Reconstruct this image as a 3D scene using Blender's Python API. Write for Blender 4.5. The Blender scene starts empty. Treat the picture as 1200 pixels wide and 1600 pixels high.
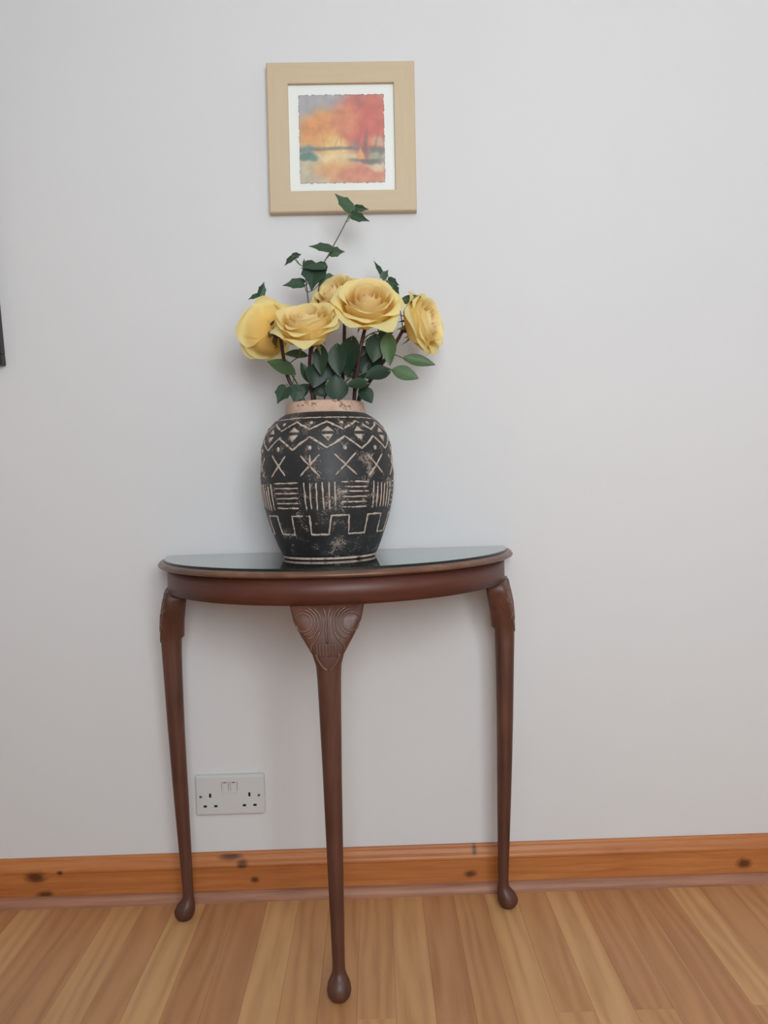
import bpy, bmesh, math, random
from mathutils import Vector, Matrix, noise
R_ = random.Random(7)
PI = math.pi
scene = bpy.context.scene
COL = scene.collection

# ------------------------------------------------------------------ camera
F_PX = 1210.26
CAM = Vector((0.080, -1.6184, 0.8579))
PITCH, ROLL, YAW = 0.0344, -0.0285, 0.0117
fw = Vector((math.sin(YAW)*math.cos(PITCH), math.cos(YAW)*math.cos(PITCH), -math.sin(PITCH)))
r0 = Vector((math.cos(YAW), -math.sin(YAW), 0)); u0 = r0.cross(fw)
rt = r0*math.cos(ROLL) + u0*math.sin(ROLL); up = -r0*math.sin(ROLL) + u0*math.cos(ROLL)
cd = bpy.data.cameras.new('camera'); cam = bpy.data.objects.new('camera', cd); COL.objects.link(cam)
M3 = Matrix((rt, up, -fw)).transposed()
cam.matrix_world = Matrix.Translation(CAM) @ M3.to_4x4()
cd.sensor_fit = 'VERTICAL'; cd.sensor_height = 36; cd.sensor_width = 27; cd.lens = F_PX/1600*36
cd.clip_start = 0.02
scene.camera = cam
def at(px, py, Y):
    d = fw + rt*((px-600)/F_PX) - up*((py-800)/F_PX)
    return CAM + d*((Y-CAM.y)/d.y)

# ------------------------------------------------------------------ world, light, exposure
w = bpy.data.worlds.new('sky'); scene.world = w; w.use_nodes = True
bg = w.node_tree.nodes['Background']; bg.inputs['Color'].default_value = (0.80, 0.88, 1.0, 1); bg.inputs['Strength'].default_value = 1.0
def area(name, loc, target, sx, sy, power, col):
    l = bpy.data.lights.new(name, 'AREA'); l.shape = 'RECTANGLE'; l.size = sx; l.size_y = sy; l.energy = power; l.color = col
    o = bpy.data.objects.new(name, l); COL.objects.link(o); o.location = loc
    o.rotation_euler = (Vector(target)-Vector(loc)).to_track_quat('-Z', 'Y').to_euler()
    return o
# daylight entering at the window of the wall behind the camera
area('window_daylight', (.50, -2.72, 1.50), (.50, 0, 1.50), 1.25, 1.25, 48.5, (0.92, 0.975, 1.0))
vs = scene.view_settings
vs.view_transform = 'Standard'; vs.look = 'None'; vs.gamma = 1; vs.use_curve_mapping = False; vs.exposure = 0.0

# ------------------------------------------------------------------ material helpers
def srgb(r, g, b):
    f = lambda c: (c/255/12.92) if c/255 <= .04045 else ((c/255+.055)/1.055)**2.4
    return (f(r), f(g), f(b), 1)
class NT:
    def __init__(s, name):
        s.m = bpy.data.materials.new(name); s.m.use_nodes = True
        s.t = s.m.node_tree; s.p = s.t.nodes['Principled BSDF']; s.out = s.t.nodes['Material Output']
    def n(s, typ, **kw):
        nd = s.t.nodes.new(typ)
        for k, v in kw.items():
            if k in nd.inputs.keys(): nd.inputs[k].default_value = v
            else: setattr(nd, k, v)
        return nd
    def l(s, a, b): s.t.links.new(a, b)
    def coord(s, scale=(1, 1, 1), kind='Object', rnd=0):
        tc = s.n('ShaderNodeTexCoord'); mp = s.n('ShaderNodeMapping'); mp.inputs['Scale'].default_value = scale
        s.l(tc.outputs[kind], mp.inputs['Vector'])
        if rnd:
            oi = s.n('ShaderNodeObjectInfo'); mu = s.n('ShaderNodeMath', operation='MULTIPLY'); mu.inputs[1].default_value = rnd
            s.l(oi.outputs['Random'], mu.inputs[0]); cb = s.n('ShaderNodeCombineXYZ')
            for i in range(3): s.l(mu.outputs[0], cb.inputs[i])
            s.l(cb.outputs[0], mp.inputs['Location'])
        return mp.outputs[0]
    def noise(s, vec, scale, detail=4, rough=.55, dist=0):
        nd = s.n('ShaderNodeTexNoise', Scale=scale, Detail=detail, Roughness=rough, Distortion=dist)
        s.l(vec, nd.inputs['Vector']); return nd.outputs['Fac']
    def ramp(s, fac, stops, interp='LINEAR'):
        nd = s.n('ShaderNodeValToRGB'); cr = nd.color_ramp; cr.interpolation = interp
        while len(cr.elements) < len(stops): cr.elements.new(.5)
        for e, (p, c) in zip(cr.elements, stops):
            e.position = p; e.color = c if len(c) == 4 else (*c, 1)
        s.l(fac, nd.inputs['Fac']); return nd.outputs['Color']
    def mix(s, fac, a, b, blend='MIX'):
        nd = s.n('ShaderNodeMix', data_type='RGBA', blend_type=blend)
        for v, i in ((fac, 0), (a, 6), (b, 7)):
            if hasattr(v, 'links'): s.l(v, nd.inputs[i])
            else: nd.inputs[i].default_value = v
        return nd.outputs[2]
    def math(s, op, a, b=0.0, clamp=False):
        nd = s.n('ShaderNodeMath', operation=op, use_clamp=clamp)
        for v, i in ((a, 0), (b, 1)):
            if hasattr(v, 'links'): s.l(v, nd.inputs[i])
            else: nd.inputs[i].default_value = v
        return nd.outputs[0]
    def attr(s, name, typ='OBJECT'):
        nd = s.n('ShaderNodeAttribute', attribute_name=name, attribute_type=typ); return nd
    def bump(s, h, strength, dist=.001):
        nd = s.n('ShaderNodeBump', Strength=strength, Distance=dist); s.l(h, nd.inputs['Height']); s.l(nd.outputs[0], s.p.inputs['Normal'])
    def base(s, c):
        if hasattr(c, 'links'): s.l(c, s.p.inputs['Base Color'])
        else: s.p.inputs['Base Color'].default_value = c
    def set(s, **kw):
        for k, v in kw.items(): s.p.inputs[k.replace('_', ' ')].default_value = v
        return s
def flat(name, c, rough=.5, **kw):
    m = NT(name); m.base(c); m.set(Roughness=rough, **kw); return m.m

MAT = {}
def mat_wall():
    m = NT('white_wall_paint'); v = m.coord()
    m.base(m.ramp(m.noise(v, 1.3, 3), [(.3, (.69, .69, .70)), (.7, (.715, .715, .72))]))
    m.set(Roughness=.75); m.bump(m.noise(v, 160, 3), .08, .001); return m.m
MAT['wall'] = mat_wall()
MAT['ceiling'] = flat('ceiling_paint', (.85, .85, .85, 1), .8)

def mat_floor():
    m = NT('laminate_wood'); v = m.coord((1, .07, 1), rnd=37)
    g1 = m.noise(v, 55, 6, .6, .6); g2 = m.noise(m.coord((1, .16, 1), rnd=91), 16, 3, .5, 1.2)
    wv = m.n('ShaderNodeTexWave', wave_type='BANDS', bands_direction='X', Scale=11, Distortion=13, Detail=2)
    wv.inputs['Detail Scale'].default_value = 1.0
    m.l(m.coord((1, .13, 1), rnd=53), wv.inputs['Vector'])
    tone = m.attr('tone').outputs['Fac']
    base = m.ramp(tone, [(0, srgb(182, 128, 86)), (.5, srgb(194, 143, 96)), (1, srgb(208, 161, 110))])
    f = m.math('ADD', m.math('MULTIPLY', g1, .45), m.math('ADD', m.math('MULTIPLY', g2, .35), m.math('MULTIPLY', wv.outputs['Fac'], .20)))
    m.base(m.mix(.85, base, m.ramp(f, [(.32, (.76, .68, .60)), (.5, (.95, .93, .90)), (.68, (1.06, 1.06, 1.05))]), 'MULTIPLY'))
    m.set(Roughness=.42); m.bump(g1, .06, .0005); return m.m
MAT['floor'] = mat_floor()

KNOTS = [(-.6506, .0598, .020, .012), (-.632, .0238, .016, .006), (-.2196, .072, .011, .008), (-.1939, .0397, .008, .006),
         (.2585, .0362, .012, .007), (.269, .086, .005, .010), (.8376, .038, .014, .010), (-.600, .068, .006, .005), (-.245, .086, .022, .005)]
def mat_pine():
    m = NT('orange_pine'); tc = m.n('ShaderNodeTexCoord'); sp = m.n('ShaderNodeSeparateXYZ'); m.l(tc.outputs['Object'], sp.inputs[0])
    wob = m.noise(m.coord((1, 1, 1)), 60, 3, .6)
    tot = None
    for kx, kz, rx, rz in KNOTS:
        dx = m.math('DIVIDE', m.math('SUBTRACT', sp.outputs['X'], kx), rx)
        dz = m.math('DIVIDE', m.math('SUBTRACT', sp.outputs['Z'], kz), rz)
        d = m.math('SQRT', m.math('ADD', m.math('MULTIPLY', dx, dx), m.math('MULTIPLY', dz, dz)))
        k = m.math('SUBTRACT', 1.85, m.math('ADD', d, m.math('MULTIPLY', wob, .75)), True)
        tot = k if tot is None else m.math('MAXIMUM', tot, k)
    # grain that bends around the knots
    sh = m.math('ADD', sp.outputs['Z'], m.math('MULTIPLY', tot, .012))
    cb = m.n('ShaderNodeCombineXYZ'); m.l(m.math('MULTIPLY', sp.outputs['X'], .06), cb.inputs[0]); m.l(sp.outputs['Y'], cb.inputs[1]); m.l(sh, cb.inputs[2])
    g = m.noise(cb.outputs[0], 75, 5, .6, .8); g2 = m.noise(cb.outputs[0], 11, 2)
    c = m.ramp(m.math('ADD', m.math('MULTIPLY', g, .6), m.math('MULTIPLY', g2, .4)), [(.33, srgb(160, 92, 46)), (.52, srgb(184, 114, 60)), (.68, srgb(200, 134, 78))])
    m.base(m.mix(m.math('MULTIPLY', tot, .92), c, srgb(82, 42, 20)))
    m.set(Roughness=.42); return m.m
MAT['pine'] = mat_pine()
def mat_quad():
    m = NT('quadrant_wood'); g = m.noise(m.coord((.05, 1, 1)), 120, 4)
    m.base(m.ramp(g, [(.3, srgb(146, 98, 76)), (.7, srgb(176, 126, 98))])); m.set(Roughness=.5); return m.m
MAT['quad'] = mat_quad()

def mat_mahogany(name, scale, dark, mid, light, rough=.38, worn=.5, coat=.25):
    m = NT(name); v = m.coord(scale)
    g = m.noise(v, 34, 6, .62, .8); b = m.noise(m.coord(), 9, 3)
    c = m.ramp(m.math('ADD', m.math('MULTIPLY', g, .65), m.math('MULTIPLY', b, .35)), [(.30, dark), (.52, mid), (.72, light)])
    sc = m.noise(m.coord(), 130, 5, .7); sc2 = m.noise(m.coord(), 22, 2)
    wr = m.math('MULTIPLY', m.math('MULTIPLY', m.math('SUBTRACT', sc, .66, True), 7, True), m.math('GREATER_THAN', sc2, .50))
    m.base(m.mix(m.math('MULTIPLY', wr, worn), c, srgb(176, 140, 112)))
    m.set(Roughness=rough, Specular_IOR_Level=.5, Coat_Weight=coat, Coat_Roughness=.22)
    m.bump(g, .05, .0006); return m.m
MAT['leg'] = mat_mahogany('mahogany_leg', (1, 1, .07), srgb(56, 31, 23), srgb(90, 54, 41), srgb(120, 78, 60), .48, .6, .08)
MAT['carve'] = mat_mahogany('worn_carved_mahogany', (1, 1, .2), srgb(66, 42, 32), srgb(104, 72, 57), srgb(134, 99, 80), .45, .5)
MAT['apron'] = mat_mahogany('mahogany_apron', (.12, .12, 1), srgb(70, 34, 26), srgb(92, 50, 38), srgb(110, 66, 53), .5, .3, .05)
MAT['mould'] = mat_mahogany('worn_mahogany_moulding', (.2, .2, 1), srgb(62, 38, 28), srgb(104, 70, 52), srgb(150, 112, 88), .42, .8)
def mat_glass(name, tint, rough=.0, ior=1.5):
    m = NT(name); t = m.t
    fr = m.n('ShaderNodeFresnel', IOR=ior); gl = m.n('ShaderNodeBsdfGlossy', Roughness=rough); tr = m.n('ShaderNodeBsdfTransparent'); tr.inputs['Color'].default_value = tint
    mx = m.n('ShaderNodeMixShader'); m.l(fr.outputs[0], mx.inputs[0]); m.l(tr.outputs[0], mx.inputs[1]); m.l(gl.outputs[0], mx.inputs[2]); m.l(mx.outputs[0], m.out.inputs['Surface'])
    return m.m
def mat_glass2():
    m = NT('table_glass'); g = m.n('ShaderNodeBsdfGlass', Roughness=.0, IOR=1.8); g.inputs['Color'].default_value = (.95, .975, .965, 1); m.l(g.outputs[0], m.out.inputs['Surface']); return m.m
MAT['glass'] = mat_glass2()
MAT['glass_edge'] = flat('glass_cut_edge', (.010, .018, .015, 1), .25)
MAT['pane'] = mat_glass('picture_glass', (1, 1, 1, 1), .05, 1.35)

def mat_vase():
    m = NT('black_worn_glaze'); v = m.coord()
    f = m.noise(v, 330, 5, .8); c = m.noise(v, 27, 5, .7); lo = m.noise(v, 9, 2)
    sp = m.math('MULTIPLY', m.math('SUBTRACT', m.math('ADD', f, m.math('MULTIPLY', m.math('SUBTRACT', c, .5), 1.25)), .615), 13, True)
    sz = m.n('ShaderNodeSeparateXYZ'); m.l(m.n('ShaderNodeTexCoord').outputs['Object'], sz.inputs[0])
    blk = m.ramp(lo, [(.35, srgb(26, 26, 28)), (.65, srgb(44, 46, 48))])
    m.base(m.mix(m.math('MULTIPLY', sp, .72), blk, srgb(168, 152, 140)))
    m.l(m.ramp(c, [(.3, (.42,)*3), (.7, (.62,)*3)]), m.p.inputs['Roughness'])
    m.bump(m.math('ADD', c, m.math('MULTIPLY', f, .4)), .35, .002); return m.m
MAT['vase'] = mat_vase()
def mat_clay(name, c1, c2, dk, amt):
    m = NT(name); v = m.coord(); f = m.noise(v, 190, 5, .75); c = m.noise(v, 40, 3)
    sp = m.math('MULTIPLY', m.math('SUBTRACT', m.math('ADD', f, m.math('MULTIPLY', m.math('SUBTRACT', c, .5), .8)), amt), 9, True)
    m.base(m.mix(sp, m.ramp(c, [(.3, c1), (.7, c2)]), dk)); m.set(Roughness=.8); m.bump(f, .3, .001); return m.m
MAT['clay'] = mat_clay('scraped_clay_lines', srgb(172, 154, 140), srgb(206, 190, 176), srgb(60, 54, 50), .555)
MAT['neck'] = mat_clay('bare_clay_neck', srgb(190, 158, 138), srgb(208, 178, 158), srgb(90, 66, 56), .60)

def mat_leaf(name, dk, lt, rough=.45):
    m = NT(name); tn = m.attr('tone').outputs['Fac']; v = m.coord((1, 1, 1))
    c = m.ramp(tn, [(0, dk), (1, lt)])
    m.base(m.mix(.5, c, m.ramp(m.noise(v, 4, 3), [(.3, (.7, .72, .7)), (.7, (1.15, 1.15, 1.1))]), 'MULTIPLY'))
    m.set(Roughness=rough, Specular_IOR_Level=.35); return m.m
MAT['rleaf'] = mat_leaf('rose_leaf_green', srgb(28, 50, 40), srgb(96, 124, 82))
MAT['ileaf'] = mat_leaf('ivy_leaf_green', srgb(40, 64, 48), srgb(84, 112, 80))
MAT['rstem'] = flat('rose_stem_brown', srgb(66, 36, 34), .55)
MAT['istem'] = flat('ivy_stem_olive', srgb(86, 88, 66), .6)
MAT['stalk'] = flat('leaf_stalk_green', srgb(92, 104, 72), .6)
MAT['sepal'] = flat('sepal_olive', srgb(104, 100, 52), .6)
MAT['calyx'] = flat('calyx_brown', srgb(92, 58, 44), .6)
def mat_petal():
    m = NT('yellow_petal'); uv = m.n('ShaderNodeTexCoord'); sp = m.n('ShaderNodeSeparateXYZ'); m.l(uv.outputs['UV'], sp.inputs[0])
    tn = m.attr('tone').outputs['Fac']
    tip = m.mix(tn, srgb(255, 236, 188), srgb(255, 243, 178)); bs = m.mix(tn, srgb(255, 196, 100), srgb(255, 226, 136))
    c = m.mix(m.math('MULTIPLY', m.math('SUBTRACT', sp.outputs['Y'], .30), 1.8, True), bs, tip)
    c = m.mix(.35, c, m.ramp(m.noise(m.coord((1, 1, 1)), 70, 3), [(.3, (.92, .88, .80)), (.7, (1.04, 1.04, 1.04))]), 'MULTIPLY')
    m.base(c); m.set(Roughness=.7, Specular_IOR_Level=.2)
    tr = m.n('ShaderNodeBsdfTranslucent'); m.l(c, tr.inputs['Color']); mx = m.n('ShaderNodeMixShader'); mx.inputs[0].default_value = .45
    m.l(m.p.outputs[0], mx.inputs[1]); m.l(tr.outputs[0], mx.inputs[2]); m.l(mx.outputs[0], m.out.inputs['Surface'])
    return m.m
MAT['petal'] = mat_petal()
MAT['socket'] = flat('white_plastic', srgb(206, 207, 206), .35)
MAT['slot'] = flat('dark_slot', (.004, .004, .004, 1), .8)
MAT['neon'] = flat('switch_marker', srgb(96, 60, 54), .5)
MAT['screw'] = flat('screw_metal', srgb(150, 148, 144), .35, Metallic=.8)
def mat_pf():
    m = NT('tan_frame_wood'); g = m.noise(m.coord((.15, 1, 1)), 60, 4)
    m.base(m.ramp(g, [(.3, srgb(200, 180, 150)), (.7, srgb(206, 187, 157))])); m.set(Roughness=.6); return m.m
MAT['frame'] = mat_pf()
MAT['mount'] = flat('pale_mount_card', srgb(243, 243, 237), .9)
MAT['black'] = flat('black_frame', (.012, .012, .013, 1), .4)
MAT['dark'] = flat('dark_print', (.02, .021, .024, 1), .25)
def mat_print():
    m = NT('watercolour_print'); a = m.attr('paint', 'GEOMETRY'); m.base(m.mix(.25, a.outputs['Color'], m.ramp(m.noise(m.coord(), 300, 3), [(.3, (.85,)*3), (.7, (1.1,)*3)]), 'MULTIPLY')); m.set(Roughness=.85); return m.m
MAT['print'] = mat_print()
MAT['upvc'] = flat('white_window_frame', (.8, .8, .8, 1), .4)

# ------------------------------------------------------------------ mesh helpers
def mesh(name, verts, faces, smooth=False, uv=None):
    me = bpy.data.meshes.new(name); me.from_pydata([tuple(v) for v in verts], [], faces)
    if smooth: me.polygons.foreach_set('use_smooth', [True]*len(me.polygons))
    if uv:
        lay = me.uv_layers.new(name='UVMap')
        for lp in me.loops: lay.data[lp.index].uv = uv[lp.vertex_index]
    me.update(); return me
def obj(name, me, m, parent=None, loc=None, rot=None, scl=None, **props):
    if m is not None and not me.materials: me.materials.append(MAT[m])
    o = bpy.data.objects.new(name, me); COL.objects.link(o)
    if parent: o.parent = parent
    if loc is not None: o.location = loc
    if rot is not None: o.rotation_euler = rot
    if scl is not None: o.scale = scl
    for k, v in props.items(): o[k] = v
    return o
def empty(name, loc, label, cat, group=None, rot=None):
    o = bpy.data.objects.new(name, None); COL.objects.link(o); o.location = loc; o.empty_display_size = .05
    if rot: o.rotation_euler = rot
    o['label'] = label; o['category'] = cat
    if group: o['group'] = group
    return o
def box_bm(bm, x0, x1, y0, y1, z0, z1):
    v = [bm.verts.new(p) for p in ((x0,y0,z0),(x1,y0,z0),(x1,y1,z0),(x0,y1,z0),(x0,y0,z1),(x1,y0,z1),(x1,y1,z1),(x0,y1,z1))]
    for f in ((3,2,1,0),(4,5,6,7),(0,1,5,4),(1,2,6,5),(2,3,7,6),(3,0,4,7)): bm.faces.new([v[i] for i in f])
def box(name, x0, x1, y0, y1, z0, z1, bev=0, seg=2, smooth=False):
    bm = bmesh.new(); box_bm(bm, x0, x1, y0, y1, z0, z1)
    if bev: bmesh.ops.bevel(bm, geom=bm.edges[:], offset=bev, segments=seg, affect='EDGES', profile=.5)
    me = bpy.data.meshes.new(name); bm.to_mesh(me); bm.free()
    if smooth: me.polygons.foreach_set('use_smooth', [True]*len(me.polygons))
    return me
def catmull(P, n=8):
    P = [Vector(p) for p in P]; Q = [P[0]*2-P[1]] + P + [P[-1]*2-P[-2]]; out = []
    for i in range(1, len(Q)-2):
        a, b, c, d = Q[i-1:i+3]
        for k in range(n):
            t = k/n; out.append(.5*((2*b)+(c-a)*t+(2*a-5*b+4*c-d)*t*t+(3*b-a-3*c+d)*t**3))
    out.append(P[-1]); return out
def tube(pts, radii, nseg=8, V=None, Fc=None):
    V = [] if V is None else V; Fc = [] if Fc is None else Fc; b0 = len(V); n = len(pts)
    if not hasattr(radii, '__len__'): radii = [radii]*n
    ref = Vector((0.3, 1, .2))
    for i, p in enumerate(pts):
        t = (pts[min(i+1, n-1)]-pts[max(i-1, 0)]).normalized()
        a = t.cross(ref); a = a.normalized() if a.length > 1e-4 else Vector((1, 0, 0)); b = t.cross(a)
        for k in range(nseg):
            an = 2*PI*k/nseg; V.append(p+(a*math.cos(an)+b*math.sin(an))*radii[i])
    for i in range(n-1):
        for k in range(nseg):
            k2 = (k+1) % nseg; Fc.append((b0+i*nseg+k, b0+i*nseg+k2, b0+(i+1)*nseg+k2, b0+(i+1)*nseg+k))
    Fc.append(tuple(b0+k for k in reversed(range(nseg)))); Fc.append(tuple(b0+(n-1)*nseg+k for k in range(nseg)))
    return V, Fc
def extrude_x(name, prof, x0, x1):
    n = len(prof); V = [(x0, y, z) for y, z in prof]+[(x1, y, z) for y, z in prof]
    Fc = [(i, i+n, (i+1) % n+n, (i+1) % n) for i in range(n)]+[tuple(range(n)), tuple(reversed(range(n, 2*n)))]
    return mesh(name, V, Fc)

# ------------------------------------------------------------------ the room
XL, XR, YF, ZC = -1.9, 2.2, -2.6, 2.4
S = dict(kind='structure')
obj('wall_back', box('wall_back', XL-.1, XR+.1, 0, .12, -.1, ZC), 'wall', **S)
obj('wall_left', box('wall_left', XL-.12, XL, YF-.1, 0, -.1, ZC), 'wall', **S)
obj('wall_right', box('wall_right', XR, XR+.12, YF-.1, 0, -.1, ZC), 'wall', **S)
obj('ceiling', box('ceiling', XL-.12, XR+.12, YF-.12, .12, ZC, ZC+.1), 'ceiling', **S)
WX0, WX1, WZ0, WZ1 = -.15, 1.15, .85, 2.15
bm = bmesh.new()
box_bm(bm, XL, WX0, YF-.12, YF, -.1, ZC); box_bm(bm, WX1, XR, YF-.12, YF, -.1, ZC)
box_bm(bm, WX0, WX1, YF-.12, YF, -.1, WZ0); box_bm(bm, WX0, WX1, YF-.12, YF, WZ1, ZC)
me = bpy.data.meshes.new('wall_front'); bm.to_mesh(me); bm.free(); obj('wall_front', me, 'wall', **S)
win = obj('window_1', box('window_frame', WX0, WX1, YF-.09, YF-.04, WZ0, WZ0+.05), 'upvc', **S)
for a in ((WX0, WX1, WZ1-.05, WZ1), (WX0, WX0+.05, WZ0+.05, WZ1-.05), (WX1-.05, WX1, WZ0+.05, WZ1-.05), ((WX0+WX1)/2-.03, (WX0+WX1)/2+.03, WZ0+.05, WZ1-.05)):
    obj('frame_bar', box('frame_bar', a[0], a[1], YF-.09, YF-.04, a[2], a[3]), 'upvc', win)

# floor: slab with laminate strips laid towards the wall
floor = obj('floor', box('floor', XL, XR, YF, 0, -.06, -.008), 'quad', **S)
SW, X0S = .0642, .2838
TONE = {0:.85, 1:.5, 2:.95, 3:.25, 4:.35, 5:.2, 6:.8, 7:.45, 8:.4, 9:.6, 10:.3, -1:.5, -2:.3, -3:.8, -4:.45, -5:.35, -6:.5, -7:.9, -8:.12, -9:.2, -10:.95, -11:.3, -12:.8, -13:.25, -14:.35, -15:.7, -16:.3}
def strip_mesh(L):
    hw = SW/2-.0001; b = .0002
    return box('plank', -hw, hw, -L/2, L/2, -.008, 0, b, 1)
LENS = (.62, .78, .94); PM = [strip_mesh(l-.0005) for l in LENS]
for pm in PM: pm.materials.append(MAT['floor'])
rest_v, rest_f = [], []
count = 0
for k in range(-34, 30):
    xc = X0S + (k+.5)*SW
    if xc-SW/2 < XL or xc+SW/2 > XR: continue
    y = -R_.uniform(.0, .3)+.0; first = True; yy = 0.0
    off = R_.choice((.40, .52, .60, .72, .85))
    while yy > YF:
        li = R_.randrange(3); L = off if first else LENS[li]
        y1 = yy; y0 = max(yy-L, YF)
        near = y0 > -1.45 and -1.45 < xc < 1.6
        if near and count < 290:
            tn = TONE.get(k, R_.random()) + R_.uniform(-.1, .1)
            if not first and y0 < -.75: tn = R_.random()
            if first: o = obj('plank', strip_mesh(y1-y0-.0005), 'floor', floor)
            else: o = obj('plank', PM[li], None, floor)
            o.location = (xc, (y0+y1)/2, 0); o['tone'] = min(1, max(0, tn)); count += 1
        else:
            b0 = len(rest_v); hw = SW/2-.0003
            rest_v += [(xc+sx*hw, yv, zv) for zv in (-.008, 0) for sx, yv in ((-1, y0+.0003), (1, y0+.0003), (1, y1-.0003), (-1, y1-.0003))]
            rest_f += [tuple(b0+i for i in f) for f in ((4,5,6,7),(0,1,5,4),(1,2,6,5),(2,3,7,6),(3,0,4,7))]
        yy = y0; first = False
rest = obj('far_planks', mesh('far_planks', rest_v, rest_f), 'floor', floor, kind='stuff', tone=.5)

# skirting board with moulded top, and quadrant trim at its foot
SK = .0938
obj('baseboard_back', extrude_x('baseboard_back', [(0, 0), (-.018, 0), (-.018, .066), (-.0195, .068), (-.0195, .072), (-.017, .076), (-.0125, .0805), (-.0085, .087), (-.0075, .0915), (-.006, SK), (0, SK)], XL, XR), 'pine', **S)
q = [(-.0178, .0)] + [(-.018-.016*math.cos(a), .019*math.sin(a)) for a in [i*PI/2/8 for i in range(9)]]
obj('trim_1', extrude_x('trim_1', q, XL, XR), 'quad', **S)

# ------------------------------------------------------------------ half-moon table
TZ = .7259
GAP, ROT = .0133, .0056
table = empty('demilune_table', (0, -GAP, 0), 'dark mahogany half-moon console table with carved cabriole legs against the white wall', 'table', rot=(0, 0, ROT))
RM = .3588
def arc(r, n=72, y0=0.0):
    a0 = math.asin(min(1, -y0/r)) if r > 0 else 0
    return [(r*math.cos(PI+a0+(PI-2*a0)*i/n), r*math.sin(PI+a0+(PI-2*a0)*i/n)) for i in range(n+1)]   # left to right through the front (-y)
# tabletop: moulded edge swept round the half circle
TW = TZ-.0042
prof = [(-.020, TW), (-.0110, TW), (-.0070, TW-.0004), (-.0035, TW-.0022), (-.0008, TW-.0052), (0, TW-.0074), (-.0012, TW-.0096), (-.0042, TW-.0106), (-.0050, TW-.0112), (-.0095, TW-.0122), (-.0175, TW-.0128)]
V, Fc = [], []; N = 72; n = len(prof)
for dr, z in prof:
    for x, y in arc(RM+dr, N): V.append((x, min(y, 0), z))
st = N+1
for j in range(n-1):
    for i in range(N): Fc.append((j*st+i, j*st+i+1, (j+1)*st+i+1, (j+1)*st+i))
Fc.append(tuple(range(N, -1, -1))); Fc.append(tuple((n-1)*st+i for i in range(N+1)))
Fc.append(tuple(j*st for j in range(n))+tuple(j*st+N for j in reversed(range(n))))
top = obj('tabletop', mesh('tabletop', V, Fc), 'mould', table)
top.data.polygons.foreach_set('use_smooth', [len(p.vertices) == 4 for p in top.data.polygons])
# half-moon glass sheet lying on the top, its cut edge dark
a = arc(RM-.0125, N, -.003); m_ = N+1
bev = arc(RM-.0131, N, -.0036)
Vg = [(x, min(y, -.003), 0) for x, y in a]+[(x, min(y, -.003), .0034) for x, y in a]+[(x, min(y, -.0036), .0040) for x, y in bev]
Fg = [tuple(reversed(range(m_))), tuple(range(2*m_, 3*m_))]+[(i, (i+1) % m_, (i+1) % m_+m_, i+m_) for i in range(m_)]+[(i+m_, (i+1) % m_+m_, (i+1) % m_+2*m_, i+2*m_) for i in range(m_)]
gm = mesh('glass_top', Vg, Fg); gm.materials.append(MAT['glass']); gm.materials.append(MAT['glass_edge'])
gm.polygons.foreach_set('material_index', [0, 0]+[1]*m_+[0]*m_)
gt = obj('glass_top', gm, None, None, (0, -GAP, TW+.0002), (0, 0, ROT)); gt['label'] = 'thin clear half-moon glass sheet lying on the wooden table top beneath the vase'; gt['category'] = 'glass'
# apron
RA, AB, AT = .3415, .664, TW-.0126
oa, ia = arc(RA, N), arc(RA-.02, N, -.018)
V = [(x, min(y, 0), AB) for x, y in oa]+[(x, min(y, 0), AT) for x, y in oa]+[(x, y, AB) for x, y in ia]+[(x, y, AT) for x, y in ia]
Fc = []
for i in range(m_):
    j = (i+1) % m_
    Fc += [(i, j, m_+j, m_+i), (2*m_+j, 2*m_+i, 3*m_+i, 3*m_+j), (j, i, 2*m_+i, 2*m_+j), (m_+i, m_+j, 3*m_+j, 3*m_+i)]
ap = obj('apron', mesh('apron', V, Fc), 'apron', table)
ap.data.polygons.foreach_set('use_smooth', [k % 4 == 0 and k < 4*N for k in range(len(Fc))])

LEG = [(.664,.0612,.004,-.036,6),(.640,.0560,.010,-.034,6),(.615,.0435,.0145,-.031,5.5),(.602,.0360,.016,-.0295,5),(.585,.0265,.0172,-.0288,4),(.572,.0228,.0172,-.0284,3.5),(.5665,.0212,.017,-.0228,3),
 (.545,.0197,.0168,-.022,2.6),(.50,.0185,.0150,-.0215,2.4),(.39,.0160,.0110,-.022,2.2),(.30,.0146,.0070,-.0235,2),(.23,.0134,.0035,-.0248,2),(.12,.0116,-.0025,-.0262,2),(.060,.0106,-.0058,-.0269,2),(.046,.0108,-.0056,-.0272,2),(.039,.0122,-.004,-.0280,2),(.033,.0152,.0015,-.0288,2),(.026,.0188,.0075,-.0293,2),
 (.016,.0206,.0122,-.029,2),(.008,.0190,.0110,-.0268,2),(.0025,.0158,.0075,-.0235,2),(0,.0135,.005,-.0212,2)]
def leg_par(z):
    L = LEG
    for i in range(len(L)-1):
        if L[i][0] >= z >= L[i+1][0]:
            t = (L[i][0]-z)/(L[i][0]-L[i+1][0]); return [L[i][k]+(L[i+1][k]-L[i][k])*t for k in range(1, 5)]
    return list(L[0][1:]) if z > L[0][0] else list(L[-1][1:])
zs = []
for i in range(len(LEG)-1):
    z0, z1 = LEG[i][0], LEG[i+1][0]; k = max(1, int((z0-z1)/.02)); zs += [z0+(z1-z0)*j/k for j in range(k)]
zs.append(0.0)
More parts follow.
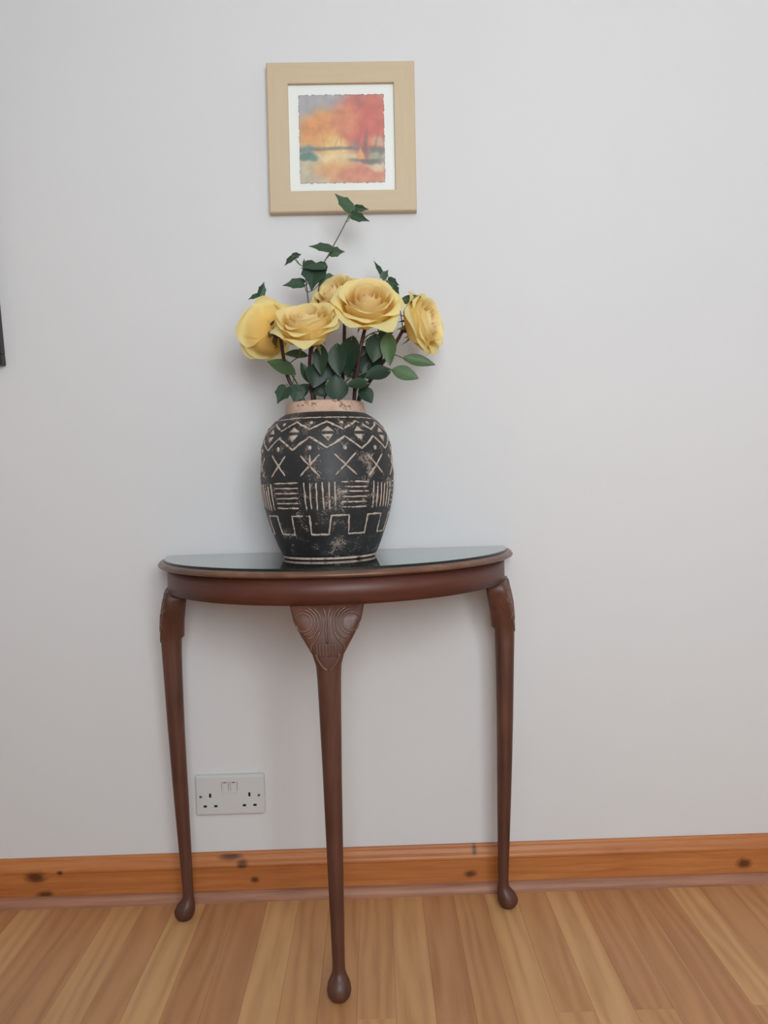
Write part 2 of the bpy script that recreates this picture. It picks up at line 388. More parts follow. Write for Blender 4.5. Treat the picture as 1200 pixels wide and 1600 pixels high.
# smooth the interpolated section table away from the knee step
NS = 32; V, Fc = [], []
for z in zs:
    a_, oo, oi, ex = leg_par(z); c = (oo+oi)/2; b_ = (oo-oi)/2
    for k in range(NS):
        t = 2*PI*k/NS; ct, s_ = math.cos(t), math.sin(t)
        V.append((a_*math.copysign(abs(ct)**(2/ex), ct), -(c+b_*math.copysign(abs(s_)**(2/ex), s_)), z))
for i in range(len(zs)-1):
    for k in range(NS): Fc.append((i*NS+k, (i+1)*NS+k, (i+1)*NS+(k+1) % NS, i*NS+(k+1) % NS))
Fc.append(tuple(range(NS))); Fc.append(tuple((len(zs)-1)*NS+k for k in reversed(range(NS))))
legm = mesh('leg', V, Fc, True)
# carved scrolls on the knee (sub-part): raised ridges following the knee's front
def knee(s, z):
    a_, oo, oi, ex = leg_par(z); c = (oo+oi)/2; b_ = (oo-oi)/2; q_ = min(.97, abs(s)/a_)
    return Vector((math.copysign(q_*a_, s), -(c+b_*(1-q_**ex)**(1/ex))-.0002, z))
def zk(X, Y): return (X-600)/7.5/962, .664-(Y-195)/7.5/945
V, Fc = [], []
def ridge(pts, r):
    P = catmull([Vector((*zk(*p), 0)) for p in pts], 5); Q = [knee(p.x, min(.6635, p.y)) for p in P]
    tube(Q, [r*1.45*(.45 if i in (0, len(Q)-1) else 1) for i in range(len(Q))], 6, V, Fc)
def arcpts(cx, cy, rr, a0, a1, n=9): return [(cx+rr*math.cos(math.radians(a0+(a1-a0)*i/n)), cy+rr*math.sin(math.radians(a0+(a1-a0)*i/n))) for i in range(n+1)]
for sg in (-1, 1):
    mx_ = lambda P: [(600+sg*(x-600), y) for x, y in P]
    ridge(mx_(arcpts(885, 375, 105, 20, 330, 14)), .0012)
    ridge(mx_(arcpts(885, 375, 140, 95, 265)), .0012)
    ridge(mx_(arcpts(890, 390, 185, 110, 250)), .0014)
    ridge(mx_(arcpts(890, 400, 225, 130, 235)), .0012)
    ridge(mx_([(640, 215), (612, 330), (618, 470), (606, 620)]), .0013)
    ridge(mx_([(690, 470), (720, 560), (790, 640), (800, 720)]), .0012)
    for X in (618, 655, 690, 722): ridge(mx_([(X, 600+abs(X-640)*.3), (X+2, 700), (X-4, 770)]), .0011)
    ridge(mx_([(605, 930), (660, 890), (715, 810), (742, 735)]), .0013)
carve = mesh('carving', V, Fc, True)
def put_leg(x, y, ang):
    o = obj('leg', legm, 'leg', table, (x, y, 0), (0, 0, ang))
    obj('carving', carve, 'carve', o)
put_leg(-.005, -RA, 0)
for sg in (-1, 1):
    an = math.asin(.072/RA); put_leg(sg*RA*math.cos(an), -.072, sg*(PI/2-an))

# ------------------------------------------------------------------ vase
VX, VY = -.008, -.147
vase = empty('vase', (VX, VY, TZ), 'round-bellied black clay vase with pale carved geometric bands, standing on the glass table top', 'vase')
VP = [(0, .083), (.002, .0862), (.005, .0864), (.0058, .0862), (.0070, .0890), (.024, .0965), (.05, .1060), (.0755, .1142), (.10, .1202), (.1245, .1240), (.145, .1252), (.165, .1246), (.19, .1228), (.2085, .1210), (.225, .1160), (.238, .1102), (.247, .1040), (.256, .0945), (.263, .0852), (.2665, .0795), (.268, .0765)]
def vr(z):
    for (z0, a_), (z1, b_) in zip(VP, VP[1:]):
        if z0 <= z <= z1:
            t = (z-z0)/(z1-z0); return a_+(b_-a_)*t
    return VP[-1][1]
# smoothed lathe
def lathe(prof, n=96, wob=0):
    V, Fc = [], []
    for z, r in prof:
        for k in range(n):
            t = 2*PI*k/n; rr = r*(1+wob*noise.noise(Vector((math.cos(t)*2, math.sin(t)*2, z*12))))
            V.append((rr*math.cos(t), rr*math.sin(t), z))
    for i in range(len(prof)-1):
        for k in range(n): Fc.append((i*n+k, i*n+(k+1) % n, (i+1)*n+(k+1) % n, (i+1)*n+k))
    return V, Fc
pp = [(p.y, p.x) for p in [Vector((r, z, 0)) for z, r in VP]]
sm = VP[:5] + [(p.x, p.y) for p in catmull([Vector((z, r, 0)) for z, r in VP[4:]], 4)[1:]]
VP2 = sm
def vr(z):
    for (z0, a_), (z1, b_) in zip(VP2, VP2[1:]):
        if z0 <= z <= z1: return a_+(b_-a_)*(z-z0)/max(1e-9, z1-z0)
    return VP2[-1][1]
body = [(0, .0)] + sm + [(.2675, .060), (.22, .090), (.15, .108), (.06, .095), (.02, .07), (.018, 0)]
V, Fc = lathe(body); obj('body', mesh('body', V, Fc, True), 'vase', vase)
nk = [(.2665, .0765), (.268, .0768), (.276, .0752), (.285, .0738), (.2885, .0726), (.2895, .0705), (.2885, .0680), (.280, .0645), (.266, .0625), (.2665, .0765)]
V, Fc = lathe(nk, 96, .004); obj('neck_rim', mesh('neck_rim', V, Fc, True), 'neck', vase, label='bare pinkish clay rim at the neck')
V, Fc = lathe([(.0012, .0850), (.0022, .0872), (.0052, .0872), (.0062, .0850)]); obj('foot_ring', mesh('foot_ring', V, Fc, True), 'clay', vase)
def vpt(th, z, h): 
    r = vr(z)+h; t = math.radians(th)-PI/2; return Vector((r*math.cos(t), r*math.sin(t), z))
RV = random.Random(3)
def stroke(path, wd, V, Fc, h=.0011):
    # path of (theta deg, z); a low ridge laid on the wall of the pot
    P = []
    for (t0, z0), (t1, z1) in zip(path, path[1:]):
        L = math.hypot(math.radians(t1-t0)*.12, z1-z0); k = max(2, int(L/.004))
        for i in range(k): P.append((t0+(t1-t0)*i/k, z0+(z1-z0)*i/k))
    P.append(path[-1]); b0 = len(V); n_ = len(P); sd = RV.uniform(0, 99)
    P = [(t+noise.noise(Vector((i*.35, sd, 0)))*.45, z+noise.noise(Vector((i*.35, sd, 7)))*.0009) for i, (t, z) in enumerate(P)]
    for i, (t, z) in enumerate(P):
        ta, za = P[max(0, i-1)]; tb, zb = P[min(n_-1, i+1)]
        dx, dz = math.radians(tb-ta)*.12, zb-za; l = math.hypot(dx, dz) or 1; px, pz = -dz/l, dx/l
        ww = wd*(.92+.75*noise.noise(Vector((i*.5, sd, 3))))*(.55 if i in (0, n_-1) else 1)
        for f, hh in ((-.5, -.0006), (-.33, h*.8), (0, h), (.33, h*.8), (.5, -.0006)):
            V.append(vpt(t+math.degrees(px*ww*f/.12), z+pz*ww*f, hh))
    for i in range(n_-1):
        for k in range(4): Fc.append((b0+i*5+k, b0+i*5+k+1, b0+(i+1)*5+k+1, b0+(i+1)*5+k))
    Fc.append(tuple(b0+k for k in reversed(range(5)))); Fc.append(tuple(b0+(n_-1)*5+k for k in range(5)))
def motif(name, paths, wd=.0036):
    V, Fc = [], []
    for p in paths: stroke(p, wd, V, Fc)
    obj(name, mesh(name, V, Fc, True), 'clay', vase)
def blob(name, pts):
    V = [vpt(sum(p[0] for p in pts)/len(pts), sum(p[1] for p in pts)/len(pts), .0014)]
    for t, z in pts: V.append(vpt(t, z, .0010))
    for t, z in pts: V.append(vpt(t, z, -.0010))
    n_ = len(pts); Fc = []
    for i in range(n_): j = (i+1) % n_; Fc += [(0, 1+i, 1+j), (1+i, 1+n_+i, 1+n_+j, 1+j)]
    obj(name, mesh(name, V, Fc, True), 'clay', vase)
J = lambda s: RV.uniform(-s, s)
ZB = TZ
P0 = -11
zz = lambda z: z-ZB
up1, lo1 = zz(.9735), zz(.9590)      # upper zigzag
up2, lo2 = zz(.9460), zz(.9250)      # lower zigzag
motif('ring_line', [[(i*15, zz(.9815)+J(.0006)) for i in range(25)]], .0028)
motif('zigzag_line', [[(P0+15*i, (lo1 if i % 2 == 0 else up1)+J(.001)) for i in range(25)]], .0040)
motif('zigzag_line', [[(P0+15*i, (up2 if i % 2 == 0 else lo2)+J(.001)) for i in range(25)]], .0042)
for k in range(12):
    c = P0+30*k+J(1)
    blob('dot', [(c+1.5*math.cos(a)*1.2, zz(.9715)+.0032*math.sin(a)) for a in [i*PI/4 for i in range(8)]])
    blob('dot', [(c+1.7*math.cos(a), zz(.9265)+.0046*math.sin(a)) for a in [i*PI/4 for i in range(8)]])
    m0 = c+15
    blob('triangle', [(m0-5.2+J(.5), zz(.9555)), (m0+5.2+J(.5), zz(.9555)), (m0+J(.6), zz(.9645))])
    blob('triangle', [(m0-5.0+J(.5), zz(.9500)), (m0+J(.6), zz(.9375)), (m0+5.0+J(.5), zz(.9500))])
    h = 9+J(1)
    ex = [[(c, zz(.914)), (c+J(1.), zz(.893))]] if k % 3 == 0 else []
    motif('cross', [[(c-h, zz(.915)+J(.002)), (c+h, zz(.8775)+J(.002))], [(c+h, zz(.915)+J(.002)), (c-h, zz(.8775)+J(.002))]]+ex, .0036)
for k in range(12):
    c = -3.5+30*k; za, zb = zz(.8660), zz(.8185)
    if k % 2 == 0: P = [[(c-12.5+5*i+J(.5), za+J(.0015)), (c-12.0+5*i+J(.6), zb+J(.002))] for i in range(6)]
    else: P = [[(c-12+J(.8), za-.0088*i+J(.0006)), (c+12+J(.8), za-.0088*i+J(.0006))] for i in range(6)]
    motif('hatch_block', P, .0032)
key = []
for k in range(10):
    a0 = 4+36*k; key += [(a0+J(.8), zz(.774)), (a0+1+J(.8), zz(.8075)), (a0+18+J(.8), zz(.8075)), (a0+19+J(.8), zz(.774))]
key.append((364, zz(.774))); motif('key_line', [key], .0040)

# ------------------------------------------------------------------ leaves, roses, ivy
def leaf_mesh(name, outline, fold=.12, droop=.10):
    # outline: (y, halfwidth) from base to tip; unit length along +y, width 1 -> midrib folded
    V, Fc = [], []
    for y, hw in outline:
        zc = -droop*(y*y)
        V += [(-hw, y, zc+fold*hw*1.6), (-hw*.5, y, zc+fold*hw*.6), (0, y, zc), (hw*.5, y, zc+fold*hw*.6), (hw, y, zc+fold*hw*1.6)]
    for i in range(len(outline)-1):
        for k in range(4): Fc.append((i*5+k, i*5+k+1, (i+1)*5+k+1, (i+1)*5+k))
    b = len(V); V += [(x, y, z-.012) for x, y, z in V]; Fc += [tuple(b+i for i in reversed(f)) for f in Fc]
    return mesh(name, V, Fc, True)
rose_leaf = leaf_mesh('rose_leaf', [(0, .02), (.06, .18), (.16, .33), (.30, .46), (.45, .5), (.60, .45), (.75, .33), (.88, .18), (.96, .07), (1, .004)])
def ivy_mesh():
    out = [(0, .0), (-.16, -.08), (-.34, -.02), (-.44, .14), (-.42, .34), (-.44, .52), (-.27, .62), (-.13, .78), (0, 1.0), (.13, .78), (.27, .62), (.44, .52), (.42, .34), (.44, .14), (.34, -.02), (.16, -.08)]
    V = [(0, .3, 0)]+[(x, y, .16*abs(x)-.1*y*y) for x, y in out]; n_ = len(out)
    Fc = [(0, 1+i, 1+(i+1) % n_) for i in range(n_)]
    b = len(V); V += [(x, y, z-.012) for x, y, z in V]; Fc += [tuple(b+i for i in reversed(f)) for f in Fc]
    return mesh('ivy_leaf', V, Fc, False)
ivy_leaf = ivy_mesh()
RL = random.Random(11)
def place_leaf(o, B, T, wd, tilt):
    d = T-B; L = d.length; d = d/L
    v = (CAM-(B+T)/2).normalized(); nz = (v-d*v.dot(d)).normalized()
    nz = Matrix.Rotation(tilt, 3, d) @ nz; xx = d.cross(nz)
    m4 = Matrix((xx, d, nz)).transposed().to_4x4()
    o.matrix_local = Matrix.Translation(B) @ m4 @ Matrix.Diagonal((wd, L, (wd+L)/2, 1))
def petal_layers(seed):
    rr = random.Random(seed); out = []
    layers = [(3, .0085, .0050, .056, 1.45, 0, 0), (4, .0155, .0125, .060, 1.10, .001, .0), (5, .0240, .0215, .0635, .92, .003, .05),
              (5, .0330, .0330, .0665, .86, .008, .25), (5, .0400, .0430, .0660, .84, .013, .7), (5, .0450, .0500, .0590, .86, .016, 1.0), (5, .0460, .0555, .0470, .84, .018, 1.3)]
    for li, (n_, rb, rtip, zt, half, curl, down) in enumerate(layers):
        a0 = rr.uniform(0, 6.28)
        for k in range(n_):
            an = a0+2*PI*k/n_+rr.uniform(-.12, .12); s1 = 1+rr.uniform(-.07, .07); hz = zt*(1+rr.uniform(-.08, .06))
            ph = rr.uniform(0, 6.28); NU, NV = 13, 12; pk = rr.uniform(.0, .05); tw = rr.uniform(-.35, .35); V, UV, Fc = [], [], []
            P = [(.004, 0), (rb*1.15, .001+.002*(6-li)), (rb*1.02*s1, hz*.62), (rtip*s1, hz)]
            for j in range(NV):
                for i in range(NU):
                    u = -1+2*i/(NU-1); v = j/(NV-1)*(1-(.13 if li < 3 else .25)*abs(u)**2.3+pk*math.exp(-((u-tw)/.22)**2)*(li > 2)-.03*math.sin(5*u+ph)*(li > 2))
                    b = ((1-v)**3, 3*v*(1-v)**2, 3*v*v*(1-v), v**3)
                    r = sum(b[q]*P[q][0] for q in range(4)); z = sum(b[q]*P[q][1] for q in range(4))
                    wf = .42+.58*math.sin(min(1, v*1.5)*PI/2)
                    t = max(0, v-.68)/.32                       # rolled lip
                    r += curl*t*t*(.7+.3*math.cos(ph+u*2)); z -= (curl*.55+down*.006)*t**2.2
                    e = abs(u)**3*v; r += curl*.5*e + .0018*u*v; z -= down*.004*e
                    wv_ = math.sin(3.6*u+ph)*.0024*(li/6)*v*v; r += wv_*.6; z += wv_
                    th = an+u*half*wf
                    V.append((r*math.cos(th), r*math.sin(th), z)); UV.append((i/(NU-1), v))
            for j in range(NV-1):
                for i in range(NU-1): q0 = j*NU+i; Fc.append((q0, q0+1, q0+NU+1, q0+NU))
            me = mesh('petal', V, Fc, True, UV); me.materials.append(MAT['petal']); out.append((me, li/6))
    return out
PETALS = [petal_layers(5), petal_layers(21)]
bud = mesh('bloom', *lathe([(0, .004), (.006, .0055), (.025, .006), (.040, .0045), (.046, .001)], 12), True)
bud.materials.append(MAT['petal'])
cal = mesh('calyx', *lathe([(-.018, .0036), (-.013, .0066), (-.006, .0092), (0, .0096), (.004, .007)], 14), True)
def sepal_mesh():
    V, Fc = [], []
    for j in range(8):
        t = j/7; hw = .0062*math.sin(PI*(.18+.80*t))*(1-.35*t)+.0003
        r = .007+.030*t-.004*t*t; z = .000-.016*t*t+.006*math.sin(PI*t)
        V += [(r, -hw, z), (r, 0, z-.0012), (r, hw, z)]
    for j in range(7):
        for k in range(2): Fc.append((j*3+k, j*3+k+1, (j+1)*3+k+1, (j+1)*3+k))
    b = len(V); V += [(x, y, z-.0006) for x, y, z in V]; Fc += [tuple(b+i for i in reversed(f)) for f in Fc]
    return mesh('sepal', V, Fc, True)
SEP = sepal_mesh()
def inside(i, z=.0):  # stem ends gathered low inside the vase
    a_ = i*1.9; return Vector((VX+.03*math.cos(a_), VY+.03*math.sin(a_), TZ+.045))
def z2(X, Y): return 350+X/3.243, 280+Y/3.243
def z4(X, Y): return 400+X/5, 290+Y/5
def near_on(path, B):
    best = min(range(len(path)), key=lambda i: (path[i]-(B-Vector((0, 0, .02)))).length)
    return path[best]
def rose(label, idx, center, axis, scale, spin, stem_px, leaves, variant):
    ax = Vector(axis).normalized(); C0 = at(*center)
    base = C0-ax*.036*scale
    root = empty('yellow_rose', inside(idx), label, 'flower', 'yellow roses in the vase')
    inv = -Vector(root.location)
    rot = ax.to_track_quat('Z', 'Y').to_matrix().to_4x4() @ Matrix.Rotation(spin, 4, 'Z') @ Matrix.Scale(scale, 4)
    hm = Matrix.Translation(base+inv) @ rot
    bl = obj('bloom', bud, None, root, tone=.2); bl.matrix_local = hm
    for me, tn in PETALS[variant]: obj('petal', me, None, bl, tone=tn)
    cx = obj('calyx', cal, 'calyx', root); cx.matrix_local = hm
    for k in range(5): obj('sepal', SEP, 'sepal', cx, rot=(0, RL.uniform(-.35, .35), k*2*PI/5+RL.uniform(-.2, .2)))
    pts = [base-ax*.014*scale] + [at(*p) for p in stem_px] + [inside(idx)]
    path = catmull(pts, 8); n_ = len(path)
    V, Fc = tube([p+inv for p in path], [.0034+.0006*i/n_ for i in range(n_)], 8); obj('stem', mesh('stem', V, Fc, True), 'rstem', root)
    for b, t, Y0, Y1, wd, tilt, tn in leaves:
        B, T = at(*z2(*b), Y0), at(*z2(*t), Y1); A = near_on(path, B)
        L = (T-B).length; M_ = (A+B)/2+Vector((0, 0, .006))
        V, Fc = tube([p+inv for p in catmull([A, M_, B, B+(T-B)*.12], 4)], .0010, 6); sk = obj('leaf_stalk', mesh('leaf_stalk', V, Fc, True), 'stalk', root)
        lf = obj('leaf', rose_leaf, 'rleaf', sk, tone=tn); place_leaf(lf, B+inv, T+inv, wd*1.08/3.243/860, tilt)
    return root
# leaves: base and tip (zoomed photo coordinates), depths, apparent width, tilt, tone
rose('large open yellow rose in the vase facing outward, the fullest and highest bloom', 0, (574, 473, -.235), (0.06, -.82, .60), .95, .4,
     [(563, 545, -.205), (555, 600, -.185), (553, 632, -.175)],
     [((650, 795), (618, 1000), -.20, -.215, 125, .5, .05), ((775, 785), (758, 925), -.20, -.21, 105, -.3, .12), ((832, 775), (838, 942), -.205, -.22, 78, .2, .62),
      ((845, 970), (712, 1000), -.205, -.215, 88, .2, .08), ((735, 1035), (620, 1040), -.215, -.225, 72, .3, .1), ((690, 1055), (752, 1130), -.20, -.21, 78, -.2, .1), ((780, 800), (872, 742), -.20, -.19, 55, .4, .2), ((640, 930), (735, 850), -.175, -.18, 100, .3, .03), ((650, 1010), (735, 935), -.175, -.18, 80, .2, .04), ((790, 860), (730, 990), -.175, -.18, 80, .2, .05), ((600, 900), (668, 1010), -.18, -.18, 90, .1, .02)], 0)
rose('open yellow rose tipped upward beside the rose that faces away, hanging over the vase', 1, (479, 505, -.25), (-.08, -.62, .76), .91, 1.7,
     [(484, 570, -.20), (486, 610, -.18), (490, 635, -.172)],
     [((492, 838), (488, 990), -.215, -.22, 78, .3, .1), ((475, 935), (455, 1055), -.20, -.21, 108, -.3, .06), ((430, 1030), (392, 925), -.195, -.20, 50, .3, .3), ((520, 1030), (420, 960), -.18, -.18, 90, .2, .03), ((505, 905), (560, 1030), -.18, -.18, 90, .2, .03), ((440, 1020), (520, 1100), -.175, -.18, 80, .2, .03), ((430, 1040), (350, 1120), -.18, -.185, 70, .2, .06)], 1)
rose('yellow rose half hidden behind the two open front blooms', 2, (522, 462, -.150), (-.45, -.62, .62), .80, 2.6,
     [(538, 525, -.150), (536, 580, -.150), (530, 632, -.15)],
     [((572, 832), (582, 995), -.205, -.215, 95, .2, .1), ((570, 1125), (572, 985), -.195, -.205, 112, .15, .12), ((700, 985), (715, 935), -.18, -.18, 40, .3, .1)], 0)
rose('yellow rose facing away sideways, olive sepals and brown calyx showing, with tiny ivy leaves above', 3, (416, 515, -.165), (-.60, .66, .32), .92, .9,
     [(447, 580, -.168), (460, 612, -.165), (470, 635, -.162)],
     [((362, 985), (222, 915), -.175, -.19, 84, .2, .55), ((425, 895), (305, 880), -.19, -.20, 56, .3, .4)], 1)
rose('yellow rose turned sideways with curled sepals, beside two pale green leaves', 4, (663, 505, -.165), (.82, -.42, .16), .90, 2.2,
     [(611, 548, -.165), (575, 600, -.16), (558, 635, -.158)],
     [((905, 905), (1072, 936), -.18, -.185, 60, .1, .6), ((850, 965), (987, 1006), -.185, -.195, 74, .1, .7), ((885, 625), (998, 592), -.17, -.18, 42, .2, .3)], 0)

def ivy(label, idx, stem, leaves):
    root = empty('ivy_sprig', inside(idx+5)+Vector((0, 0, .02)), label, 'ivy', 'ivy sprigs among the roses'); inv = -Vector(root.location)
    path = catmull([at(*p) for p in stem]+[Vector(root.location)], 6); n_ = len(path)
    V, Fc = tube([p+inv for p in path], [.0010+.0008*i/n_ for i in range(n_)], 6); obj('stem', mesh('stem', V, Fc, True), 'istem', root)
    for b, t, Y0, Y1, wd, tilt, tn in leaves:
        B, T = at(*z4(*b), Y0), at(*z4(*t), Y1); A = near_on(path, B)
        V, Fc = tube([p+inv for p in catmull([A, (A+B)/2-Vector((0, 0, .004)), B, B+(T-B)*.1], 4)], .0008, 6); sk = obj('leaf_stalk', mesh('leaf_stalk', V, Fc, True), 'stalk', root)
        lf = obj('leaf', ivy_leaf, 'ileaf', sk, tone=tn); place_leaf(lf, B+inv, T+inv, wd*1.2/5/850, tilt*.7)
ivy('tallest ivy sprig, its tip leaves reaching in front of the tan picture frame', 0, [(546, 335, -.12), (534, 360, -.125), (515, 395, -.13), (503, 420, -.135), (497, 470, -.14), (500, 560, -.15), (507, 630, -.15)],
    [((740, 195), (620, 52), -.12, -.125, 108, .5, .5), ((745, 225), (888, 278), -.12, -.13, 70, .5, .25), ((775, 170), (882, 188), -.115, -.12, 52, .9, .35),
     ((585, 500), (410, 462), -.125, -.13, 92, .5, .3), ((575, 520), (695, 515), -.125, -.13, 76, .5, .4)])
ivy('ivy sprig with broad dark leaf and a small bud tip, above the open roses', 1, [(475, 406, -.135), (477, 430, -.135), (481, 465, -.14), (488, 540, -.145), (494, 632, -.15)],
    [((300, 555), (218, 622), -.135, -.14, 60, .6, .1), ((285, 552), (358, 535), -.135, -.13, 46, .6, .1), ((375, 625), (377, 568), -.135, -.135, 24, 0, .3),
     ((470, 605), (430, 810), -.14, -.165, 190, .1, .02), ((540, 640), (345, 635), -.15, -.155, 75, .5, .2), ((375, 765), (203, 772), -.135, -.14, 96, .3, .3), ((500, 760), (672, 708), -.135, -.13, 100, .4, .35)])
ivy('short ivy sprig with two tiny leaves behind the rose that faces away', 2, [(413, 471, -.14), (425, 500, -.135), (448, 570, -.14), (478, 632, -.15)],
    [((35, 860), (66, 748), -.14, -.14, 62, .6, .1), ((22, 856), (-66, 886), -.14, -.14, 46, .4, .2)])
ivy('ivy sprig with spiky dark leaves between the large open rose and the sideways rose', 3, [(594, 425, -.075), (608, 445, -.085), (618, 470, -.10), (596, 560, -.13), (560, 632, -.148)],
    [((990, 710), (920, 575), -.075, -.06, 44, .5, .1), ((985, 725), (1035, 655), -.08, -.08, 60, .3, .3), ((1030, 740), (1120, 778), -.085, -.09, 70, .4, .1), ((1070, 790), (1118, 845), -.09, -.10, 60, .2, .1)])
ivy('low ivy sprig lying on the vase rim beneath the roses', 4, [(447, 600, -.19), (462, 615, -.185), (474, 634, -.175)],
    [((240, 1575), (160, 1700), -.19, -.20, 120, .3, .05), ((330, 1570), (300, 1710), -.185, -.195, 120, -.3, .1)])

# ------------------------------------------------------------------ framed print over the table
FS = .2997; FXc, FZc = .0347, 1.5675
pic = empty('picture_frame', (FXc, -.001, FZc), 'tan wooden square frame with an orange and red watercolour landscape, hung above the flowers', 'picture', rot=(0, .008, 0))
h, b_ = FS/2, .0425; D = -.019
def bar(): 
    # trapezoid bar along the top edge, mitred ends
    o_, i_ = h, h-b_; e = .002
    V = [(-o_, 0, o_), (o_, 0, o_), (i_, 0, i_), (-i_, 0, i_), (-o_, D+e, o_), (o_, D+e, o_), (i_, D+e*.6, i_), (-i_, D+e*.6, i_), (-o_+e, D, o_-e), (o_-e, D, o_-e), (i_+e*.6, D, i_+e*.6), (-i_-e*.6, D, i_+e*.6)]
    return mesh('frame_bar', V, [(0,1,5,4),(2,3,7,6),(3,0,4,7),(1,2,6,5),(3,2,1,0),(4,5,9,8),(6,7,11,10),(5,6,10,9),(7,4,8,11),(8,9,10,11)])
BR = bar()
for k in range(4): obj('frame_bar', BR, 'frame', pic, rot=(0, k*PI/2, 0))
i_ = h-b_
obj('mount', box('mount', -i_-.003, i_+.003, -.0105, -.004, -i_-.003, i_+.003), 'mount', pic)
def paint(x, y):
    nz = lambda s, k: noise.fractal(Vector((x*s, y*s, k)), 1, 2, 4)
    dx, dy = nz(5, 1)*.030+nz(16, 4)*.012, nz(5, 9)*.030+nz(16, 6)*.012; X, Y = x+dx, y+dy
    st = lambda a, b, v: max(0, min(1, (v-a)/(b-a)))**2*(3-2*max(0, min(1, (v-a)/(b-a))))
    el = lambda cx, cy, rx, ry, s=.35: 1-st(1-s, 1+s, math.hypot((X-cx)/rx, (Y-cy)/ry))
    c = Vector((172, 168, 174))
    def mixc(col, f):
        nonlocal c; c = c.lerp(Vector(col), max(0, min(1, f)))
    mixc((206, 190, 160), st(.35, .55, Y))
    mixc((228, 160, 96), el(.33, .42, .36, .25)); mixc((222, 140, 84), el(.25, .40, .22, .14, .6)*.7); mixc((236, 196, 120), el(.44, .54, .20, .12, .7)*.9)
    mixc((206, 112, 92), el(.78, .28, .34, .36, .3)); mixc((212, 98, 96), el(.80, .35, .24, .28, .7)*.7); mixc((222, 140, 104), el(.56, .27, .16, .17, .6)*.8); mixc((184, 110, 104), el(.72, .06, .10, .10, .6)*.6)
    mixc((236, 206, 140), el(.42, .60, .12, .09, .7)*.7); mixc((226, 176, 124), el(.88, .54, .07, .07, .6)*.6)
    mixc((196, 180, 160), el(.93, .52, .06, .05, .6)*.7)
    mixc((238, 214, 156), el(.45, .74, .30, .075, .5)); mixc((196, 184, 158), el(.10, .88, .22, .16, .5)); mixc((228, 164, 104), el(.42, .86, .26, .11, .6)*.85)
    mixc((212, 124, 102), el(.80, .90, .32, .12, .5)*.9); mixc((216, 140, 110), el(.60, .95, .25, .06, .6)*.7); mixc((224, 206, 170), el(.90, .82, .10, .05, .5)*.8)
    hb = .625-.02*math.sin(x*3)
    mixc((122, 116, 110), (1-st(.012, .026, abs(y+dy*.35-hb)))*(.85 if x < .70 else .5))
    mixc((92, 128, 118), el(.08, .70, .13, .05, .4)); mixc((110, 140, 140), el(.06, .62, .12, .03, .5)*.8)
    mixc((110, 114, 112), el(.92, .66, .10, .07, .5)*.9); mixc((106, 110, 108), el(.80, .755, .20, .035, .5)*.9); mixc((178, 178, 140), el(.88, .70, .06, .03, .5)*.8)
    mixc((146, 118, 122), el(.66, .57, .05, .04, .6)*.8)
    tw = .022+.03*max(0, .68-y)*0+.02*st(.55, .7, y)
    mixc((136, 92, 92), (1-st(tw*.5, tw*1.6, abs(x-.785-.02*math.sin(y*7))))*st(.32, .55, y)*(1-st(.74, .80, y))*.8)
    mixc((150, 92, 84), (1-st(.006, .02, abs(x-.90+.25*(y-.55))))*st(.35, .45, y)*(1-st(.60, .66, y))*.5)
    tri = max(0, 1-abs(x-.715)/max(.001, (y-.60)*.55)) if .60 < y < .73 else 0
    mixc((224, 156, 104), min(1, tri*3))
    for tx, sl in ((.40, .4), (.48, .1), (.30, -.2)): mixc((190, 120, 80), (1-st(.003, .010, abs(x-tx-sl*(.62-y))))*st(.42, .5, y)*(1-st(.60, .64, y))*.4)
    c = c.lerp(Vector((226, 216, 202)), .20); c *= 1+nz(9, 3)*.07
    return c
NP = 84; pw = .0868; V, Fc, CC = [], [], []
for j in range(NP+1):
    for i in range(NP+1):
        x, y = i/NP, j/NP; X, Z = (x-.5)*2*pw, (.5-y)*2*pw*1.02
        e = noise.noise(Vector((y*26, 3, 0)))*.0026; e2 = noise.noise(Vector((x*26, 8, 0)))*.0026
        if i in (0, NP): X += e*(1 if i else -1)
        if j in (0, NP): Z += e2
        V.append((X, -.0113, Z)); edge = min(i, NP-i, j, NP-j)
        c = paint(x, y)*(.82 if edge == 0 else 1); CC.append(srgb(*c))
for j in range(NP):
    for i in range(NP): q0 = j*(NP+1)+i; Fc.append((q0, q0+NP+1, q0+NP+2, q0+1))
b0 = len(V)
pm = mesh('print', V, Fc); at_ = pm.color_attributes.new('paint', 'FLOAT_COLOR', 'POINT')
for k, c in enumerate(CC): at_.data[k].color = c
pr = obj('print', pm, 'print', pic, (0, 0, -.001), label='orange and red watercolour of trees by water with rough paper edges')
sd = pr.modifiers.new('thickness', 'SOLIDIFY'); sd.thickness = .0005; sd.offset = -1
obj('glass_pane', box('glass_pane', -i_-.002, i_+.002, -.0138, -.0124, -i_-.002, i_+.002), 'pane', pic)

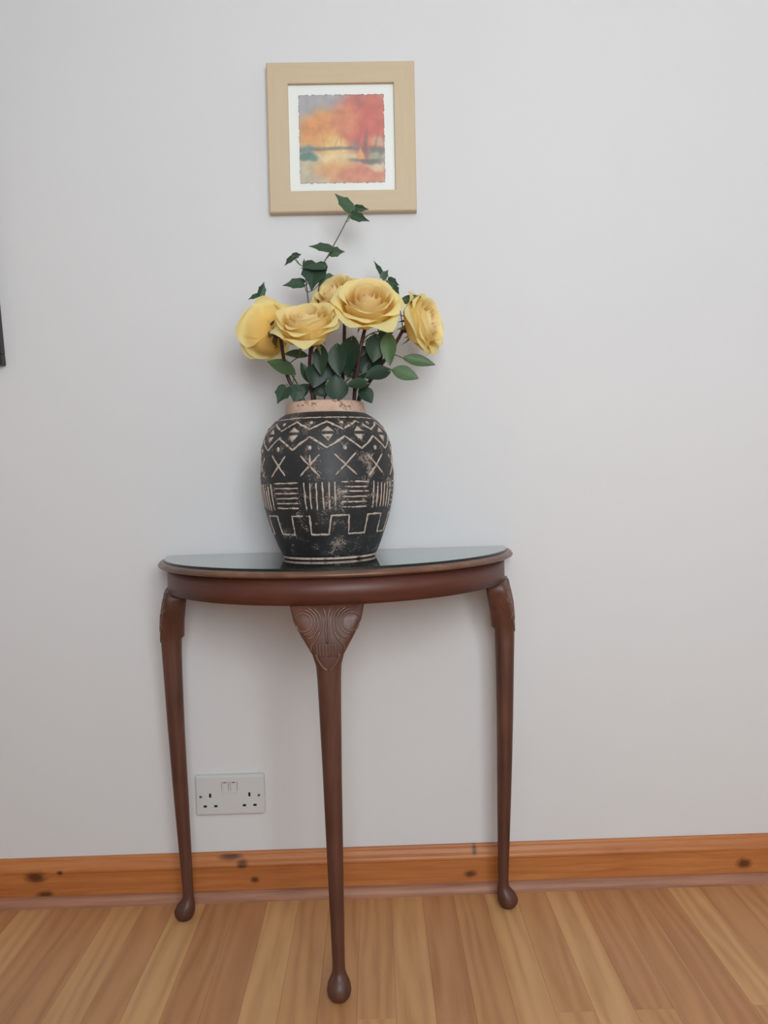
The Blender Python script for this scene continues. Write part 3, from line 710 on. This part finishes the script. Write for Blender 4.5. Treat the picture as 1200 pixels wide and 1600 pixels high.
# black frame further along the wall
bx0, bx1, bz0, bz1 = -1.13, -.668, 1.1255, 1.78
bf = empty('black_picture_frame', ((bx0+bx1)/2-.003, -.001, bz0-.0115), 'black flat frame hung on the bare white wall, well apart from the table', 'picture', rot=(0, -.052, 0))
hw = (bx1-bx0)/2
for a in ((-hw, hw, 0, .022), (-hw, hw, bz1-bz0-.022, bz1-bz0), (-hw, -hw+.022, .022, bz1-bz0-.022), (hw-.022, hw, .022, bz1-bz0-.022)):
    obj('frame_bar', box('frame_bar', a[0], a[1], -.020, 0, a[2], a[3], .0015, 1), 'black', bf)
obj('print', box('print', -hw+.022, hw-.022, -.012, 0, .022, bz1-bz0-.022), 'dark', bf)

# ------------------------------------------------------------------ double wall socket
SX, SZ = -.2415, .2172
so = empty('wall_socket', (SX, 0, SZ), 'white double plug socket with two rocker switches, on the wall behind the table leg', 'socket')
bm = bmesh.new(); box_bm(bm, -.073, .073, -.0095, -.0002, -.043, .043)
ed = [e for e in bm.edges if abs(e.verts[0].co.y-e.verts[1].co.y) > .005]; bmesh.ops.bevel(bm, geom=ed, offset=.006, segments=4, affect='EDGES', profile=.5)
ed = [e for e in bm.edges if all(v.co.y < -.0094 for v in e.verts)]; bmesh.ops.bevel(bm, geom=ed, offset=.0055, segments=3, affect='EDGES', profile=.5)
me = bpy.data.meshes.new('faceplate'); bm.to_mesh(me); bm.free(); obj('faceplate', me, 'socket', so)
sw = box('rocker_switch', -.0066, .0066, -.0022, 0, -.0130, .0130, .0008, 2)
for x in (-.0097, .0087):
    s_ = obj('rocker_switch', sw, 'socket', so, (x, -.0092, .0163), (.05, 0, 0))
    obj('switch_marker', box('switch_marker', -.0036, .0036, -.0026, -.0016, .0110, .0126), 'neon', s_)
    for a in ((-.0074, -.0066), (.0066, .0074)): obj('switch_gap', box('switch_gap', a[0], a[1], -.0006, 0, -.013, .013), 'screw', s_)
vs_ = box('pin_slot', -.0022, .0022, -.0006, .0006, -.0042, .0042); hs_ = box('pin_slot', -.0034, .0034, -.0006, .0006, -.0022, .0022)
for x in (-.0413, .0408):
    obj('pin_slot', vs_, 'slot', so, (x, -.0094, .0006)); 
    for dx in (-.0111, .0111): obj('pin_slot', hs_, 'slot', so, (x+dx, -.0094, -.0222))
V, Fc = lathe([(0, .0001), (0, .0030), (.0008, .0030), (.0012, .0022), (.0012, .0001)], 16); scm = mesh('screw', V, Fc, True)
for x in (-.0612, .0608):
    s_ = obj('screw', scm, 'screw', so, (x, -.0092, -.0015), (PI/2, 0, 0)); obj('screw_slot', box('screw_slot', -.0025, .0025, -.0004, .0004, .0010, .0014), 'slot', s_, rot=(0, 0, .6))
